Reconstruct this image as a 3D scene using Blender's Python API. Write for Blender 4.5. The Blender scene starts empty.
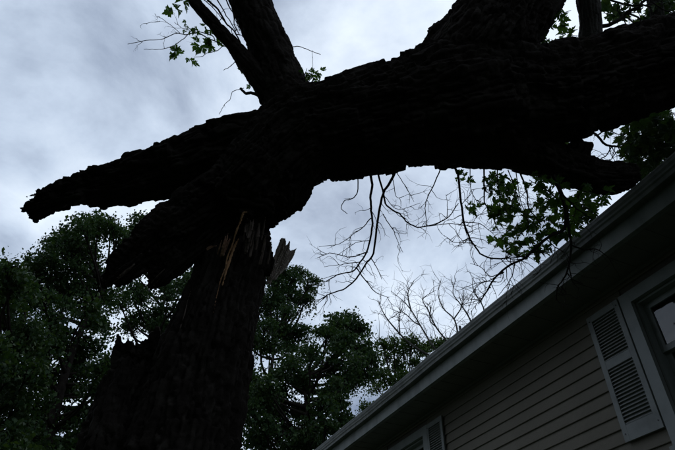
import bpy, math, random
import numpy as np
from mathutils import Vector, Matrix

random.seed(7)
RNG = np.random.default_rng(11)
scene = bpy.context.scene
COL = scene.collection

# ------------------------------------------------------------------ camera
F = 549.93                      # focal length in photo pixels (photo is 675 x 450)
CAM_H = 1.5
PITCH, ROLL = math.radians(40.886), math.radians(1.308)
cp, sp = math.cos(PITCH), math.sin(PITCH)
# the camera's own axes in the world (x right, y heading, z up)
_fw = Vector((0, cp, sp)); _r0 = Vector((1, 0, 0)); _u0 = Vector((0, -sp, cp))
# up vector leans to the right in the picture by ROLL: world up = cos*camUp + sin*camRight
_cu = _u0 * math.cos(ROLL) - _r0 * math.sin(ROLL)
_rt = _r0 * math.cos(ROLL) + _u0 * math.sin(ROLL)
cam = bpy.data.cameras.new('camera')
cam.sensor_width = 36.0
cam.lens = F / 675 * 36
cam.clip_start = 0.05
cam.clip_end = 3000
camo = bpy.data.objects.new('camera', cam)
COL.objects.link(camo)
m = Matrix((_rt, _cu, -_fw)).transposed().to_4x4()
m.translation = Vector((0, 0, CAM_H))
camo.matrix_world = m
scene.camera = camo
RT, CU, FW = np.array(_rt), np.array(_cu), np.array(_fw)

def at(px, py, z):
    """a place in the yard: bearing as surveyed from the photo, z metres along the lens axis"""
    return RT * ((px - 337.5) * z / F) - CU * ((py - 225.0) * z / F) + FW * z + np.array((0, 0, CAM_H))

def at_h(px, py, hd):
    """same, at a horizontal distance hd from where the photographer stands"""
    d = at(px, py, 1.0) - np.array((0, 0, CAM_H))
    return d * (hd / math.hypot(d[0], d[1])) + np.array((0, 0, CAM_H))

def depth_h(px, py, hd):
    d = at(px, py, 1.0) - np.array((0, 0, CAM_H))
    return hd / math.hypot(d[0], d[1])

# ------------------------------------------------------------------ sky and sun
SUN_EL, SUN_AZ = math.radians(56), math.radians(4)      # behind the cloud, ahead of the camera
world = bpy.data.worlds.new('World')
scene.world = world
world.use_nodes = True
nt = world.node_tree
nt.nodes.clear()
N = nt.nodes.new; L = nt.links.new
out = N('ShaderNodeOutputWorld')
sky = N('ShaderNodeTexSky'); sky.sky_type = 'NISHITA'; sky.sun_disc = False
sky.sun_elevation = SUN_EL; sky.sun_rotation = SUN_AZ
bg1 = N('ShaderNodeBackground'); bg1.inputs['Strength'].default_value = 0.08
L(sky.outputs[0], bg1.inputs['Color'])
tc = N('ShaderNodeTexCoord')
sep = N('ShaderNodeSeparateXYZ'); L(tc.outputs['Generated'], sep.inputs[0])
mz = N('ShaderNodeMath'); mz.operation = 'MAXIMUM'; mz.inputs[1].default_value = 0.06
mz.inputs[1].default_value = 0.0
L(sep.outputs['Z'], mz.inputs[0])
mz2 = N('ShaderNodeMath'); mz2.operation = 'ADD'; mz2.inputs[1].default_value = 0.38      # a domed cloud sheet
L(mz.outputs[0], mz2.inputs[0]); mz = mz2
dx = N('ShaderNodeMath'); dx.operation = 'DIVIDE'; L(sep.outputs['X'], dx.inputs[0]); L(mz.outputs[0], dx.inputs[1])
dy = N('ShaderNodeMath'); dy.operation = 'DIVIDE'; L(sep.outputs['Y'], dy.inputs[0]); L(mz.outputs[0], dy.inputs[1])
cmb = N('ShaderNodeCombineXYZ'); L(dx.outputs[0], cmb.inputs[0]); L(dy.outputs[0], cmb.inputs[1])
mp = N('ShaderNodeMapping'); mp.inputs['Location'].default_value = (21.2, 3.3, 4.1)
mp.inputs['Rotation'].default_value = (0, 0, math.radians(35)); mp.inputs['Scale'].default_value = (1.2, 1.35, 1)
L(cmb.outputs[0], mp.inputs[0])
n1 = N('ShaderNodeTexNoise'); n1.inputs['Scale'].default_value = 2.5; n1.inputs['Detail'].default_value = 9
n1.inputs['Roughness'].default_value = 0.57; n1.inputs['Distortion'].default_value = 0.25
L(mp.outputs[0], n1.inputs['Vector'])
n2 = N('ShaderNodeTexNoise'); n2.inputs['Scale'].default_value = 0.75; n2.inputs['Detail'].default_value = 4
n2.inputs['Distortion'].default_value = 0.3
L(mp.outputs[0], n2.inputs['Vector'])
mx = N('ShaderNodeMath'); mx.operation = 'MULTIPLY_ADD'; mx.inputs[1].default_value = 0.6
L(n1.outputs['Fac'], mx.inputs[0])
m2 = N('ShaderNodeMath'); m2.operation = 'MULTIPLY'; m2.inputs[1].default_value = 0.4
L(n2.outputs['Fac'], m2.inputs[0]); L(m2.outputs[0], mx.inputs[2])
ramp = N('ShaderNodeValToRGB')
e = ramp.color_ramp.elements
e[0].position = 0.36; e[0].color = (0.205, 0.26, 0.37, 1)
e[1].position = 0.60; e[1].color = (0.80, 0.90, 1.02, 1)
q = ramp.color_ramp.elements.new(0.49); q.color = (0.525, 0.62, 0.76, 1)
L(mx.outputs[0], ramp.inputs[0])
bg2 = N('ShaderNodeBackground'); bg2.inputs['Strength'].default_value = 1.15
L(ramp.outputs[0], bg2.inputs['Color'])
mix = N('ShaderNodeMixShader'); mix.inputs[0].default_value = 0.93
L(bg1.outputs[0], mix.inputs[1]); L(bg2.outputs[0], mix.inputs[2])
L(mix.outputs[0], out.inputs[0])

sl = bpy.data.lights.new('sun', 'SUN'); sl.energy = 0.5; sl.angle = math.radians(25); sl.color = (1.0, 0.96, 0.9)
so = bpy.data.objects.new('sun', sl); COL.objects.link(so)
sd = Vector((math.sin(SUN_AZ) * math.cos(SUN_EL), math.cos(SUN_AZ) * math.cos(SUN_EL), math.sin(SUN_EL)))
so.rotation_euler = sd.to_track_quat('Z', 'Y').to_euler()
so.location = (0, 0, 40)

vs = scene.view_settings
vs.view_transform = 'Standard'; vs.look = 'None'; vs.gamma = 1.0; vs.exposure = 0.0
vs.use_curve_mapping = False
scene.cycles.max_bounces = 5
scene.cycles.transparent_max_bounces = 8

# ------------------------------------------------------------------ materials
def mat(name, cols, scale=6.0, rough=0.85, bump=0.0, bscale=30.0, stretch=(1, 1, 1), spec=0.3, coords='Object', transl=0.0, island=False):
    """procedural: noise through a colour ramp, optional bump, optional leaf translucency"""
    M = bpy.data.materials.new(name); M.use_nodes = True
    t = M.node_tree; b = t.nodes['Principled BSDF']
    b.inputs['Roughness'].default_value = rough
    b.inputs['Specular IOR Level'].default_value = spec
    c = t.nodes.new('ShaderNodeTexCoord'); mpn = t.nodes.new('ShaderNodeMapping')
    mpn.inputs['Scale'].default_value = stretch
    t.links.new(c.outputs[coords], mpn.inputs[0])
    n = t.nodes.new('ShaderNodeTexNoise'); n.inputs['Scale'].default_value = scale; n.inputs['Detail'].default_value = 6
    n.inputs['Roughness'].default_value = 0.62
    t.links.new(mpn.outputs[0], n.inputs['Vector'])
    r = t.nodes.new('ShaderNodeValToRGB')
    els = r.color_ramp.elements
    els[0].position = 0.3; els[0].color = (*cols[0], 1); els[1].position = 0.7; els[1].color = (*cols[-1], 1)
    if len(cols) == 3:
        k = els.new(0.5); k.color = (*cols[1], 1)
    if island:
        g = t.nodes.new('ShaderNodeNewGeometry')
        t.links.new(g.outputs['Random Per Island'], r.inputs[0])
        els[0].position = 0.0; els[-1].position = 1.0
    else:
        t.links.new(n.outputs['Fac'], r.inputs[0])
    t.links.new(r.outputs[0], b.inputs['Base Color'])
    if bump:
        n3 = t.nodes.new('ShaderNodeTexNoise'); n3.inputs['Scale'].default_value = bscale; n3.inputs['Detail'].default_value = 5
        t.links.new(mpn.outputs[0], n3.inputs['Vector'])
        bp = t.nodes.new('ShaderNodeBump'); bp.inputs['Strength'].default_value = bump; bp.inputs['Distance'].default_value = 0.02
        t.links.new(n3.outputs['Fac'], bp.inputs['Height']); t.links.new(bp.outputs[0], b.inputs['Normal'])
    if transl:
        tr = t.nodes.new('ShaderNodeBsdfTranslucent'); ms = t.nodes.new('ShaderNodeMixShader')
        gam = t.nodes.new('ShaderNodeMix'); gam.data_type = 'RGBA'; gam.blend_type = 'MULTIPLY'; gam.inputs[0].default_value = 1
        gam.inputs[7].default_value = (1.5, 1.5, 0.6, 1)
        t.links.new(r.outputs[0], gam.inputs[6]); t.links.new(gam.outputs[2], tr.inputs['Color'])
        ms.inputs[0].default_value = transl
        t.links.new(b.outputs[0], ms.inputs[1]); t.links.new(tr.outputs[0], ms.inputs[2])
        t.links.new(ms.outputs[0], t.nodes['Material Output'].inputs[0])
    return M

MAT = {
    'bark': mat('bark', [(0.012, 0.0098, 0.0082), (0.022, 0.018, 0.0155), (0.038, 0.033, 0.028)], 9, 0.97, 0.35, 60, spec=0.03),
    'bark_grey_lit': mat('bark_grey_lit', [(0.028, 0.026, 0.024), (0.05, 0.047, 0.042), (0.075, 0.072, 0.065)], 9, 0.95, 0.4, 50, spec=0.05),  # grey of the bare tree; on one limb it paints in the light
    'heart': mat('torn_heartwood', [(0.08, 0.06, 0.05), (0.14, 0.108, 0.09), (0.21, 0.165, 0.14)], 12, 0.9, 0.7, 60, (4, 4, 0.5), 0.1),
    'pale': mat('pale_torn_wood', [(0.33, 0.165, 0.08), (0.47, 0.26, 0.135), (0.58, 0.36, 0.21)], 14, 0.85, 0.5, 70, (5, 5, 0.5), 0.15),
    'red': mat('reddish_torn_wood', [(0.3, 0.15, 0.1), (0.44, 0.25, 0.18), (0.55, 0.35, 0.26)], 14, 0.9, 0.6, 60, (5, 5, 0.6), 0.1),
    'weathered': mat('weathered_torn_wood', [(0.36, 0.28, 0.25), (0.58, 0.48, 0.44), (0.76, 0.66, 0.61)], 12, 0.9, 0.8, 60, (4, 4, 0.5), 0.1),
    'twig': mat('twig_bark', [(0.016, 0.014, 0.012), (0.032, 0.028, 0.024)], 14, 0.9, spec=0.05),
    'leaf': mat('leaf', [(0.014, 0.035, 0.0135), (0.024, 0.051, 0.018), (0.044, 0.076, 0.024)], 5, 0.6, transl=0.25, island=True, spec=0.15),
    'leaf_near': mat('leaf_near', [(0.016, 0.042, 0.014), (0.027, 0.062, 0.018), (0.045, 0.085, 0.025)], 5, 0.5, transl=0.55, spec=0.2),
    'leaf_pale': mat('leaf_pale', [(0.024, 0.05, 0.016), (0.036, 0.068, 0.02), (0.06, 0.095, 0.028)], 5, 0.55, transl=0.3, island=True, spec=0.15),
    'siding': mat('taupe_vinyl_siding', [(0.104, 0.09, 0.066), (0.14, 0.121, 0.091), (0.165, 0.144, 0.11)], 2.2, 0.6, 0.25, 60, (1.2, 1, 0.35), 0.3),
    'sheath': mat('wall_sheathing', [(0.1, 0.085, 0.075), (0.13, 0.11, 0.1)], 4, 0.9),
    'shutter': mat('blue_grey_shutter_plastic', [(0.15, 0.155, 0.15), (0.2, 0.207, 0.2), (0.23, 0.238, 0.23)], 5, 0.5, 0.1, 90, spec=0.4),
    'trim': mat('white_trim_paint', [(0.18, 0.19, 0.185), (0.225, 0.235, 0.23), (0.25, 0.26, 0.255)], 5, 0.5, 0.08, 60, spec=0.4),
    'gutter': mat('gutter_aluminium', [(0.075, 0.08, 0.074), (0.125, 0.13, 0.12), (0.16, 0.165, 0.152)], 3.0, 0.5, 0.15, 30, (2.5, 1, 0.5), 0.4),
    'fascia': mat('fascia_paint', [(0.13, 0.14, 0.133), (0.195, 0.206, 0.197), (0.235, 0.246, 0.236)], 2.5, 0.5, 0.12, 30, (2.5, 1, 0.6), 0.35),
    'soffit': mat('soffit_vinyl', [(0.13, 0.125, 0.115), (0.18, 0.172, 0.155)], 4, 0.6, 0.1, 50),
    'shingle': mat('asphalt_shingle', [(0.03, 0.03, 0.032), (0.055, 0.053, 0.052), (0.08, 0.075, 0.072)], 60, 0.95, 0.8, 160),
    'screw': mat('dark_screw_metal', [(0.05, 0.05, 0.05), (0.09, 0.09, 0.09)], 30, 0.4),
    'curtain': mat('curtain_cloth', [(0.2, 0.23, 0.27), (0.32, 0.36, 0.41)], 5, 0.9, 0.2, 20, (6, 1, 1)),
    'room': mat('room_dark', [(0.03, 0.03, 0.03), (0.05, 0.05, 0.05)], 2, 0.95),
    'grass': mat('lawn', [(0.016, 0.03, 0.009), (0.026, 0.046, 0.013), (0.04, 0.062, 0.02)], 1.4, 0.95, 0.8, 40),
    'lead': mat('vent_metal', [(0.06, 0.06, 0.06), (0.1, 0.1, 0.1)], 10, 0.7),
}
def glass_mat():
    M = bpy.data.materials.new('window_glass'); M.use_nodes = True
    t = M.node_tree; t.nodes.clear()
    o = t.nodes.new('ShaderNodeOutputMaterial'); g = t.nodes.new('ShaderNodeBsdfGlossy'); tr = t.nodes.new('ShaderNodeBsdfTransparent')
    g.inputs['Roughness'].default_value = 0.02; tr.inputs['Color'].default_value = (0.85, 0.9, 0.9, 1)
    fr = t.nodes.new('ShaderNodeFresnel'); fr.inputs['IOR'].default_value = 1.7
    nz = t.nodes.new('ShaderNodeTexNoise'); nz.inputs['Scale'].default_value = 3
    bp = t.nodes.new('ShaderNodeBump'); bp.inputs['Strength'].default_value = 0.05; bp.inputs['Distance'].default_value = 0.02
    t.links.new(nz.outputs['Fac'], bp.inputs['Height']); t.links.new(bp.outputs[0], g.inputs['Normal'])
    mx = t.nodes.new('ShaderNodeMixShader')
    t.links.new(fr.outputs[0], mx.inputs[0]); t.links.new(tr.outputs[0], mx.inputs[1]); t.links.new(g.outputs[0], mx.inputs[2])
    t.links.new(mx.outputs[0], o.inputs[0])
    return M
MAT['glass'] = glass_mat()

# ------------------------------------------------------------------ helpers
def _hash(ix, iy, iz, seed):
    h = (ix.astype(np.int64) * 374761393 + iy.astype(np.int64) * 668265263 + iz.astype(np.int64) * 2147483647 + seed * 974711) & 0xffffffff
    h = ((h ^ (h >> 13)) * 1274126177) & 0xffffffff
    h = ((h ^ (h >> 16)) * 2246822519) & 0xffffffff
    return ((h ^ (h >> 15)) & 0xffff) / 65535.0

def vnoise(P, seed=0):
    I = np.floor(P); f = P - I; I = I.astype(np.int64); u = f * f * (3 - 2 * f)
    r = 0
    for a in (0, 1):
        wx = u[:, 0] if a else 1 - u[:, 0]
        for b in (0, 1):
            wy = u[:, 1] if b else 1 - u[:, 1]
            for c in (0, 1):
                wz = u[:, 2] if c else 1 - u[:, 2]
                r = r + wx * wy * wz * _hash(I[:, 0] + a, I[:, 1] + b, I[:, 2] + c, seed)
    return r

def fbm(P, seed=0, octv=3):
    s = 0; a = 0.5; t = 0
    for k in range(octv):
        s = s + a * vnoise(P * (2 ** k), seed + k * 17); t += a; a *= 0.55
    return s / t

def catmull(pts, n):
    P = np.array(pts, float); k = len(P)
    if k == 2:
        t = np.linspace(0, 1, n)[:, None]
        return P[0] * (1 - t) + P[1] * t
    E = np.vstack([2 * P[0] - P[1], P, 2 * P[-1] - P[-2]])
    r = []
    for u in np.linspace(0, k - 1 - 1e-6, n):
        i = int(u); t = u - i
        p0, p1, p2, p3 = E[i], E[i + 1], E[i + 2], E[i + 3]
        r.append(0.5 * (2 * p1 + (p2 - p0) * t + (2 * p0 - 5 * p1 + 4 * p2 - p3) * t * t + (3 * p1 - p0 - 3 * p2 + p3) * t ** 3))
    return np.array(r)

def worley(P, seed=0):
    """nearest two feature distances and the id of the nearest cell"""
    I = np.floor(P).astype(np.int64); k = len(P)
    f1 = np.full(k, 9.0); f2 = np.full(k, 9.0); idv = np.zeros(k)
    for a in (-1, 0, 1):
        for b in (-1, 0, 1):
            for c in (-1, 0, 1):
                x, y, z = I[:, 0] + a, I[:, 1] + b, I[:, 2] + c
                d = (x + _hash(x, y, z, seed) - P[:, 0]) ** 2 + (y + _hash(x, y, z, seed + 1) - P[:, 1]) ** 2 + (z + _hash(x, y, z, seed + 2) - P[:, 2]) ** 2
                w = d < f1
                f2 = np.where(w, f1, np.minimum(f2, d)); idv = np.where(w, _hash(x, y, z, seed + 3), idv); f1 = np.where(w, d, f1)
    return np.sqrt(f1), np.sqrt(f2), idv

class MB:
    def __init__(s): s.v = []; s.f = []; s.n = 0
    def add(s, V, Fc):
        s.v.append(np.asarray(V, float)); s.f.extend([tuple(i + s.n for i in f) for f in Fc]); s.n += len(V)
    def box(s, a, b):
        (x0, y0, z0), (x1, y1, z1) = a, b
        s.add([(x0, y0, z0), (x1, y0, z0), (x1, y1, z0), (x0, y1, z0), (x0, y0, z1), (x1, y0, z1), (x1, y1, z1), (x0, y1, z1)],
              [(0, 3, 2, 1), (4, 5, 6, 7), (0, 1, 5, 4), (1, 2, 6, 5), (2, 3, 7, 6), (3, 0, 4, 7)])
    def prism(s, prof, x0, x1):
        """closed (y, z) outline swept along x"""
        k = len(prof)
        s.add([(x0, p[0], p[1]) for p in prof] + [(x1, p[0], p[1]) for p in prof],
              [(i, (i + 1) % k, k + (i + 1) % k, k + i) for i in range(k)] + [tuple(range(k))[::-1], tuple(range(k, 2 * k))])
    def tube(s, pts, rad, sides=6, n=None, flat=None, flatdir=None):
        """tapered limb through pts (x, y, z); rad per point; flat squashes it along flatdir"""
        n = n or max(4, len(pts) * 3)
        C = catmull(pts, n); R = np.interp(np.linspace(0, len(rad) - 1, n), range(len(rad)), rad)
        T = np.gradient(C, axis=0); T /= np.linalg.norm(T, axis=1)[:, None] + 1e-12
        ref = np.array(flatdir if flatdir is not None else (0.31, 0.83, 0.46), float)
        V = []
        ang = np.linspace(0, 2 * math.pi, sides, endpoint=False)
        for i in range(n):
            a = ref - T[i] * (ref @ T[i])
            if np.linalg.norm(a) < 1e-4: a = np.cross(T[i], (1, 0, 0))
            a /= np.linalg.norm(a); b = np.cross(T[i], a)
            fl = 1.0 if flat is None else flat
            for t in ang: V.append(C[i] + R[i] * (a * math.cos(t) * fl + b * math.sin(t)))
        Fc = []
        for i in range(n - 1):
            for j in range(sides):
                j2 = (j + 1) % sides
                Fc.append((i * sides + j, i * sides + j2, (i + 1) * sides + j2, (i + 1) * sides + j))
        Fc.append(tuple(range(sides))[::-1]); Fc.append(tuple(range((n - 1) * sides, n * sides)))
        s.add(V, Fc)
    def build(s, name, material, parent=None, smooth=False, local=None):
        me = bpy.data.meshes.new(name)
        V = np.vstack(s.v)
        if local is not None: V = V - np.array(local)
        me.from_pydata(V.tolist(), [], s.f); me.update()
        me.materials.append(MAT[material] if isinstance(material, str) else material)
        if smooth: me.polygons.foreach_set('use_smooth', [True] * len(me.polygons))
        return link(name, me, parent)

def link(name, me, parent=None):
    o = bpy.data.objects.new(name, me); COL.objects.link(o)
    if parent is not None: o.parent = parent
    return o

def thing(name, label, cat, loc=(0, 0, 0), group=None):
    o = bpy.data.objects.new(name, None); COL.objects.link(o); o.location = loc
    o['label'] = label; o['category'] = cat
    if group: o['group'] = group
    return o

def remesh(mb, voxel):
    me = bpy.data.meshes.new('tmp'); me.from_pydata(np.vstack(mb.v).tolist(), [], mb.f); me.update()
    o = bpy.data.objects.new('tmp', me); COL.objects.link(o)
    md = o.modifiers.new('r', 'REMESH'); md.mode = 'VOXEL'; md.voxel_size = voxel; md.adaptivity = 0
    dg = bpy.context.evaluated_depsgraph_get(); dg.update()
    r = bpy.data.meshes.new_from_object(o.evaluated_get(dg))
    bpy.data.objects.remove(o); bpy.data.meshes.remove(me)
    return r

def barkify(me, chains, amp=0.03, seed=0, kp=15.0, ks=3.6, plates=0.02):
    """push the surface out in long furrowed plates that follow the limb, plus uneven lumps"""
    k = len(me.vertices)
    V = np.empty(k * 3); me.vertices.foreach_get('co', V); V = V.reshape(-1, 3)
    Nn = np.empty(k * 3); me.vertex_normals.foreach_get('vector', Nn); Nn = Nn.reshape(-1, 3)
    best = np.full(k, 1e9); P = np.zeros((k, 3)); P2 = np.zeros((k, 3))
    for ci, (ch, rd) in enumerate(chains):
        C = catmull(ch, max(8, len(ch) * 4)); R = np.interp(np.linspace(0, len(rd) - 1, len(C)), range(len(rd)), rd)
        s0 = 7.3 * ci; Rm = float(np.mean(R)) * kp
        for i in range(len(C) - 1):
            d = C[i + 1] - C[i]; l = np.linalg.norm(d); d = d / l
            t = np.clip((V - C[i]) @ d, 0, l); q = V - C[i] - t[:, None] * d
            dist = np.linalg.norm(q, axis=1) / R[i]
            w = dist < best
            best[w] = dist[w]
            u = np.array((0.31, 0.83, 0.46)); u = u - d * (u @ d); u /= np.linalg.norm(u); v = np.cross(d, u)
            ql = np.linalg.norm(q[w], axis=1) + 1e-9
            cu, cv, S = (q[w] @ u) / ql, (q[w] @ v) / ql, s0 + t[w]
            P[w] = np.stack([cu * Rm, cv * Rm, S * ks], 1)
            P2[w] = np.stack([cu * Rm * 0.4 + 9, cv * Rm * 0.4, S * 2.6], 1)
            s0 += l
    # bark coordinates: round the limb, and along it squeezed, so furrows run lengthwise
    wob = (fbm(V * 9, seed + 5, 2) - 0.5)[:, None] * 0.9
    f1, f2, cid = worley(P * np.array((1, 1, 1.0)) + wob, seed)
    r1 = 1 - np.clip((f2 - f1) / 0.32, 0, 1) ** 0.7 + 0.5 * (cid - 0.5) + 0.35 * (fbm(P * np.array((3.5, 3.5, 2.0)), seed + 9, 2) - 0.5)
    pl = vnoise(P2 + wob * 0.4, seed + 31); pl = np.clip((pl - 0.42) / 0.12, 0, 1)          # plates with abrupt ends
    pl2 = vnoise(P2 * np.array((1.6, 1.6, 2.7)) + wob * 0.5 + 40, seed + 77); pl2 = np.clip((pl2 - 0.45) / 0.1, 0, 1)
    lump = fbm(V * 3.0, seed + 57, 3) - 0.5
    d = -amp * r1 + plates * (pl - 0.5) + 0.7 * plates * (pl2 - 0.5) + 1.2 * amp * lump + 0.25 * amp * (vnoise(V * 40, seed + 91) - 0.5)
    V = V + Nn * d[:, None]
    me.vertices.foreach_set('co', V.ravel()); me.update()

def limb_mesh(name, chains_px, voxel, amp, plates, material, parent, seed, extra=None, sides=20, kp=15.0, ks=3.6, flat=None, flatdir=None):
    mb = MB(); chains = []
    for ch in chains_px:
        pts = [at(a, b, z) for a, b, r, z in ch]; rad = [r * z / F for a, b, r, z in ch]
        mb.tube(pts, rad, sides, max(10, len(pts) * 5), flat, flatdir); chains.append((pts, rad))
    if extra: extra(mb)
    me = remesh(mb, voxel); barkify(me, chains, amp, seed, kp, ks, plates)
    me.name = name; me.materials.clear(); me.materials.append(MAT[material])
    me.polygons.foreach_set('use_smooth', [True] * len(me.polygons))
    return link(name, me, parent)

# ------------------------------------------------------------------ ground
mb = MB(); G = 24
xs = np.linspace(-1200, 1200, G + 1)
xs = np.sign(xs) * (np.abs(xs) / 1200) ** 2.2 * 1200
V = [(x, y, 0.0) for y in xs for x in xs]
mb.add(V, [(j * (G + 1) + i, j * (G + 1) + i + 1, (j + 1) * (G + 1) + i + 1, (j + 1) * (G + 1) + i) for j in range(G) for i in range(G)])
g = mb.build('ground', 'grass'); g['kind'] = 'structure'

# ------------------------------------------------------------------ house
DW = np.array((-0.38852587, 0.92143782, 0.0)); NW = np.array((0.92143782, 0.38852587, 0.0))
WALL_D = 3.9
base = NW * WALL_D
house = thing('house', 'low taupe sided house with pale gutter and grey louvred shutters, lower right', 'house', tuple(base))
house.rotation_euler = (0, 0, math.atan2(DW[1], DW[0]))
# house frame: x along the wall (away from camera), y out of the wall (towards the yard), z up
X0, X1 = -3.0, 15.0
SOF = 4.375                                     # soffit underside
wins = [(1.62, 2.775, 2.95, 4.24), (6.07, 7.22, 2.95, 4.24)]       # outer edge of trim: x0 x1 z0 z1
mb = MB()
TR = 0.105
zs0, zs1 = wins[0][2], wins[0][3]
mb.box((X0, -0.14, 0.0), (X1, -0.014, zs0 + TR))
mb.box((X0, -0.14, zs1 - TR), (X1, -0.014, SOF + 0.2))
xe = X0
for (a, b, c, d) in wins:
    mb.box((xe, -0.14, zs0 + TR), (a + TR, -0.014, zs1 - TR)); xe = b - TR
mb.box((xe, -0.14, zs0 + TR), (X1, -0.014, zs1 - TR))
wall = mb.build('wall', 'sheath', house)
# clapboards, one object a course and run; unit-length mesh shared
EXP = 0.1103
def board_mesh():
    b = MB()
    b.prism([(-0.012, 0.0), (0.0085, 0.0), (0.0105, 0.003), (0.0105, 0.010), (0.007, 0.014), (-0.0045, EXP + 0.006), (-0.012, EXP + 0.006)], 0, 1)
    me = bpy.data.meshes.new('siding_board'); me.from_pydata(np.vstack(b.v).tolist(), [], b.f); me.materials.append(MAT['siding']); return me
bme = board_mesh()
zref = 1.5 + 2.375
k0 = -int(zref / EXP)
rb = random.Random(3)
for k in range(k0, 40):
    z = zref + k * EXP
    if z > SOF - 0.03: break
    runs = []
    if z + EXP > zs0 and z < zs1:
        xe = X0
        for (a, b, c, d) in wins: runs.append((xe, a + 0.01)); xe = b - 0.01
        runs.append((xe, X1))
    else:
        j = X0
        while j < X1:
            e_ = min(X1, j + rb.choice((3.66, 3.66, 2.4, 3.0))); runs.append((j, e_)); j = e_
    for (a, b) in runs:
        o = link('siding_board', bme, wall); o.location = (a, rb.uniform(-0.0008, 0.0008), z + rb.uniform(-0.001, 0.001)); o.scale = (b - a - 0.0015, 1, 1)

# soffit panels, J channel, frieze
SO = 0.432
pm = MB()
pw = 0.203
pm.prism([(0.012, 0), (SO - 0.004, 0), (SO - 0.004, 0.012), (0.012, 0.012)], 0.004, pw - 0.012)
pm.prism([(0.012, 0.003), (SO - 0.004, 0.003), (SO - 0.004, 0.014), (0.012, 0.014)], pw - 0.0119, pw + 0.003)
sme = bpy.data.meshes.new('soffit_panel'); sme.from_pydata(np.vstack(pm.v).tolist(), [], pm.f); sme.materials.append(MAT['soffit'])
x = X0
while x < X1 - 0.01:
    o = link('soffit_panel', sme, house); o.location = (x, 0, SOF + rb.uniform(-0.0015, 0.0015)); x += pw
mb = MB(); mb.box((X0, 0.012, SOF - 0.03), (X1, 0.032, SOF - 0.003)); mb.build('soffit_channel', 'soffit', house)
mb = MB()
mb.prism([(SO, SOF - 0.012), (SO + 0.02, SOF - 0.012), (SO + 0.02, SOF + 0.25), (SO, SOF + 0.25)], X0, X1)
mb.prism([(SO - 0.03, SOF - 0.015), (SO - 0.001, SOF - 0.015), (SO - 0.001, SOF - 0.004), (SO - 0.03, SOF - 0.004)], X0, X1)
mb.build('fascia', 'fascia', house)
# K-style gutter: thin sheet, ogee front
GT = 1.5 + 3.134; gb = GT - 0.125; yb = SO + 0.0205; yo = WALL_D - 3.352
prof = [(yb, GT), (yb, gb), (yb + 0.058, gb), (yb + 0.066, gb + 0.004), (yb + 0.068, gb + 0.022), (yb + 0.071, gb + 0.034), (yb + 0.080, gb + 0.047), (yo - 0.013, gb + 0.063), (yo - 0.004, gb + 0.082), (yo - 0.002, gb + 0.104),
        (yo, gb + 0.107), (yo, GT - 0.002), (yo - 0.002, GT), (yo - 0.014, GT), (yo - 0.014, GT - 0.007)]
inner = [(yo - 0.0045, GT - 0.004), (yo - 0.0045, gb + 0.105), (yo - 0.0065, gb + 0.083), (yo - 0.0155, gb + 0.0645), (yb + 0.0785, gb + 0.049), (yb + 0.0685, gb + 0.035), (yb + 0.0655, gb + 0.022), (yb + 0.0635, gb + 0.0065), (yb + 0.0575, gb + 0.0025), (yb + 0.0025, gb + 0.0025), (yb + 0.0025, GT)]
full = prof + inner
mb = MB(); kk = len(full)
xr = X0
gut = MB()
joints = [X0, 0.6, 9.7, X1]
for a, b in zip(joints[:-1], joints[1:]):
    seg = MB(); nx = int((b - a) / 0.3) + 2
    V = []
    for xx in np.linspace(a, b - 0.0015, nx):
        sag = 0.0035 * math.sin(xx * 1.7) + 0.002 * math.sin(xx * 5.1 + 1)
        V += [(xx, p[0] + sag * 0.5, p[1] + sag) for p in full]
    seg.add(V, [(i * kk + j, i * kk + (j + 1) % kk, (i + 1) * kk + (j + 1) % kk, (i + 1) * kk + j) for i in range(nx - 1) for j in range(kk)])
    gs = seg.build('gutter', 'gutter', house)
    if a > X0:
        j = MB(); p2 = [(p[0] + (0.0025 if p[0] > yb + 0.03 else 0), p[1] - (0.0025 if p[1] < gb + 0.002 else 0)) for p in prof[1:12]]
        V = [(xx, p[0], p[1]) for xx in (a - 0.03, a + 0.03) for p in p2]; q = len(p2)
        j.add(V, [(i, i + 1, q + i + 1, q + i) for i in range(q - 1)]); j.build('joint_strap', 'gutter', gs)
# roof deck with stepped shingle courses
SL = 0.42; zr = GT + 0.012
mb = MB()
def roof_pt(o, up=0.0): return (o, zr + (yo - 0.05 - o) * SL + up)
mb.prism([roof_pt(yo - 0.03, -0.006), roof_pt(-4.6, -0.006), (-4.6, roof_pt(-4.6)[1] - 0.15), (yo - 0.03, roof_pt(yo - 0.03)[1] - 0.02)], X0 - 0.3, X1 + 0.3)
roof = mb.build('roof', 'shingle', house)
mb = MB(); mb.prism([roof_pt(-4.6, -0.006), (-9.8, zr + (yo + 0.05 + 4.6) * SL - 5.2 * SL), (-9.8, zr - 0.2), (-4.6, roof_pt(-4.6)[1] - 0.15)], X0 - 0.3, X1 + 0.3)
mb.build('rear_slope', 'shingle', roof)
tab = MB(); tab.prism([(0.0, 0.0), (0.0, 0.006), (-0.15, 0.006), (-0.15, 0.0)], 0, 0.3)
tme = bpy.data.meshes.new('shingle'); tme.from_pydata(np.vstack(tab.v).tolist(), [], tab.f); tme.materials.append(MAT['shingle'])
for c in range(3):
    xx = 0.0 + (c % 2) * 0.15
    while xx < 12:
        o = link('shingle', tme, roof); o.location = (xx, *roof_pt(yo - 0.02 - c * 0.14, 0.001 + c * 0.0)); o.rotation_euler = (-math.atan(SL) + 0.03, 0, 0)
        o.scale = (rb.uniform(0.97, 0.99), 1, 1); xx += 0.3025
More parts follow.
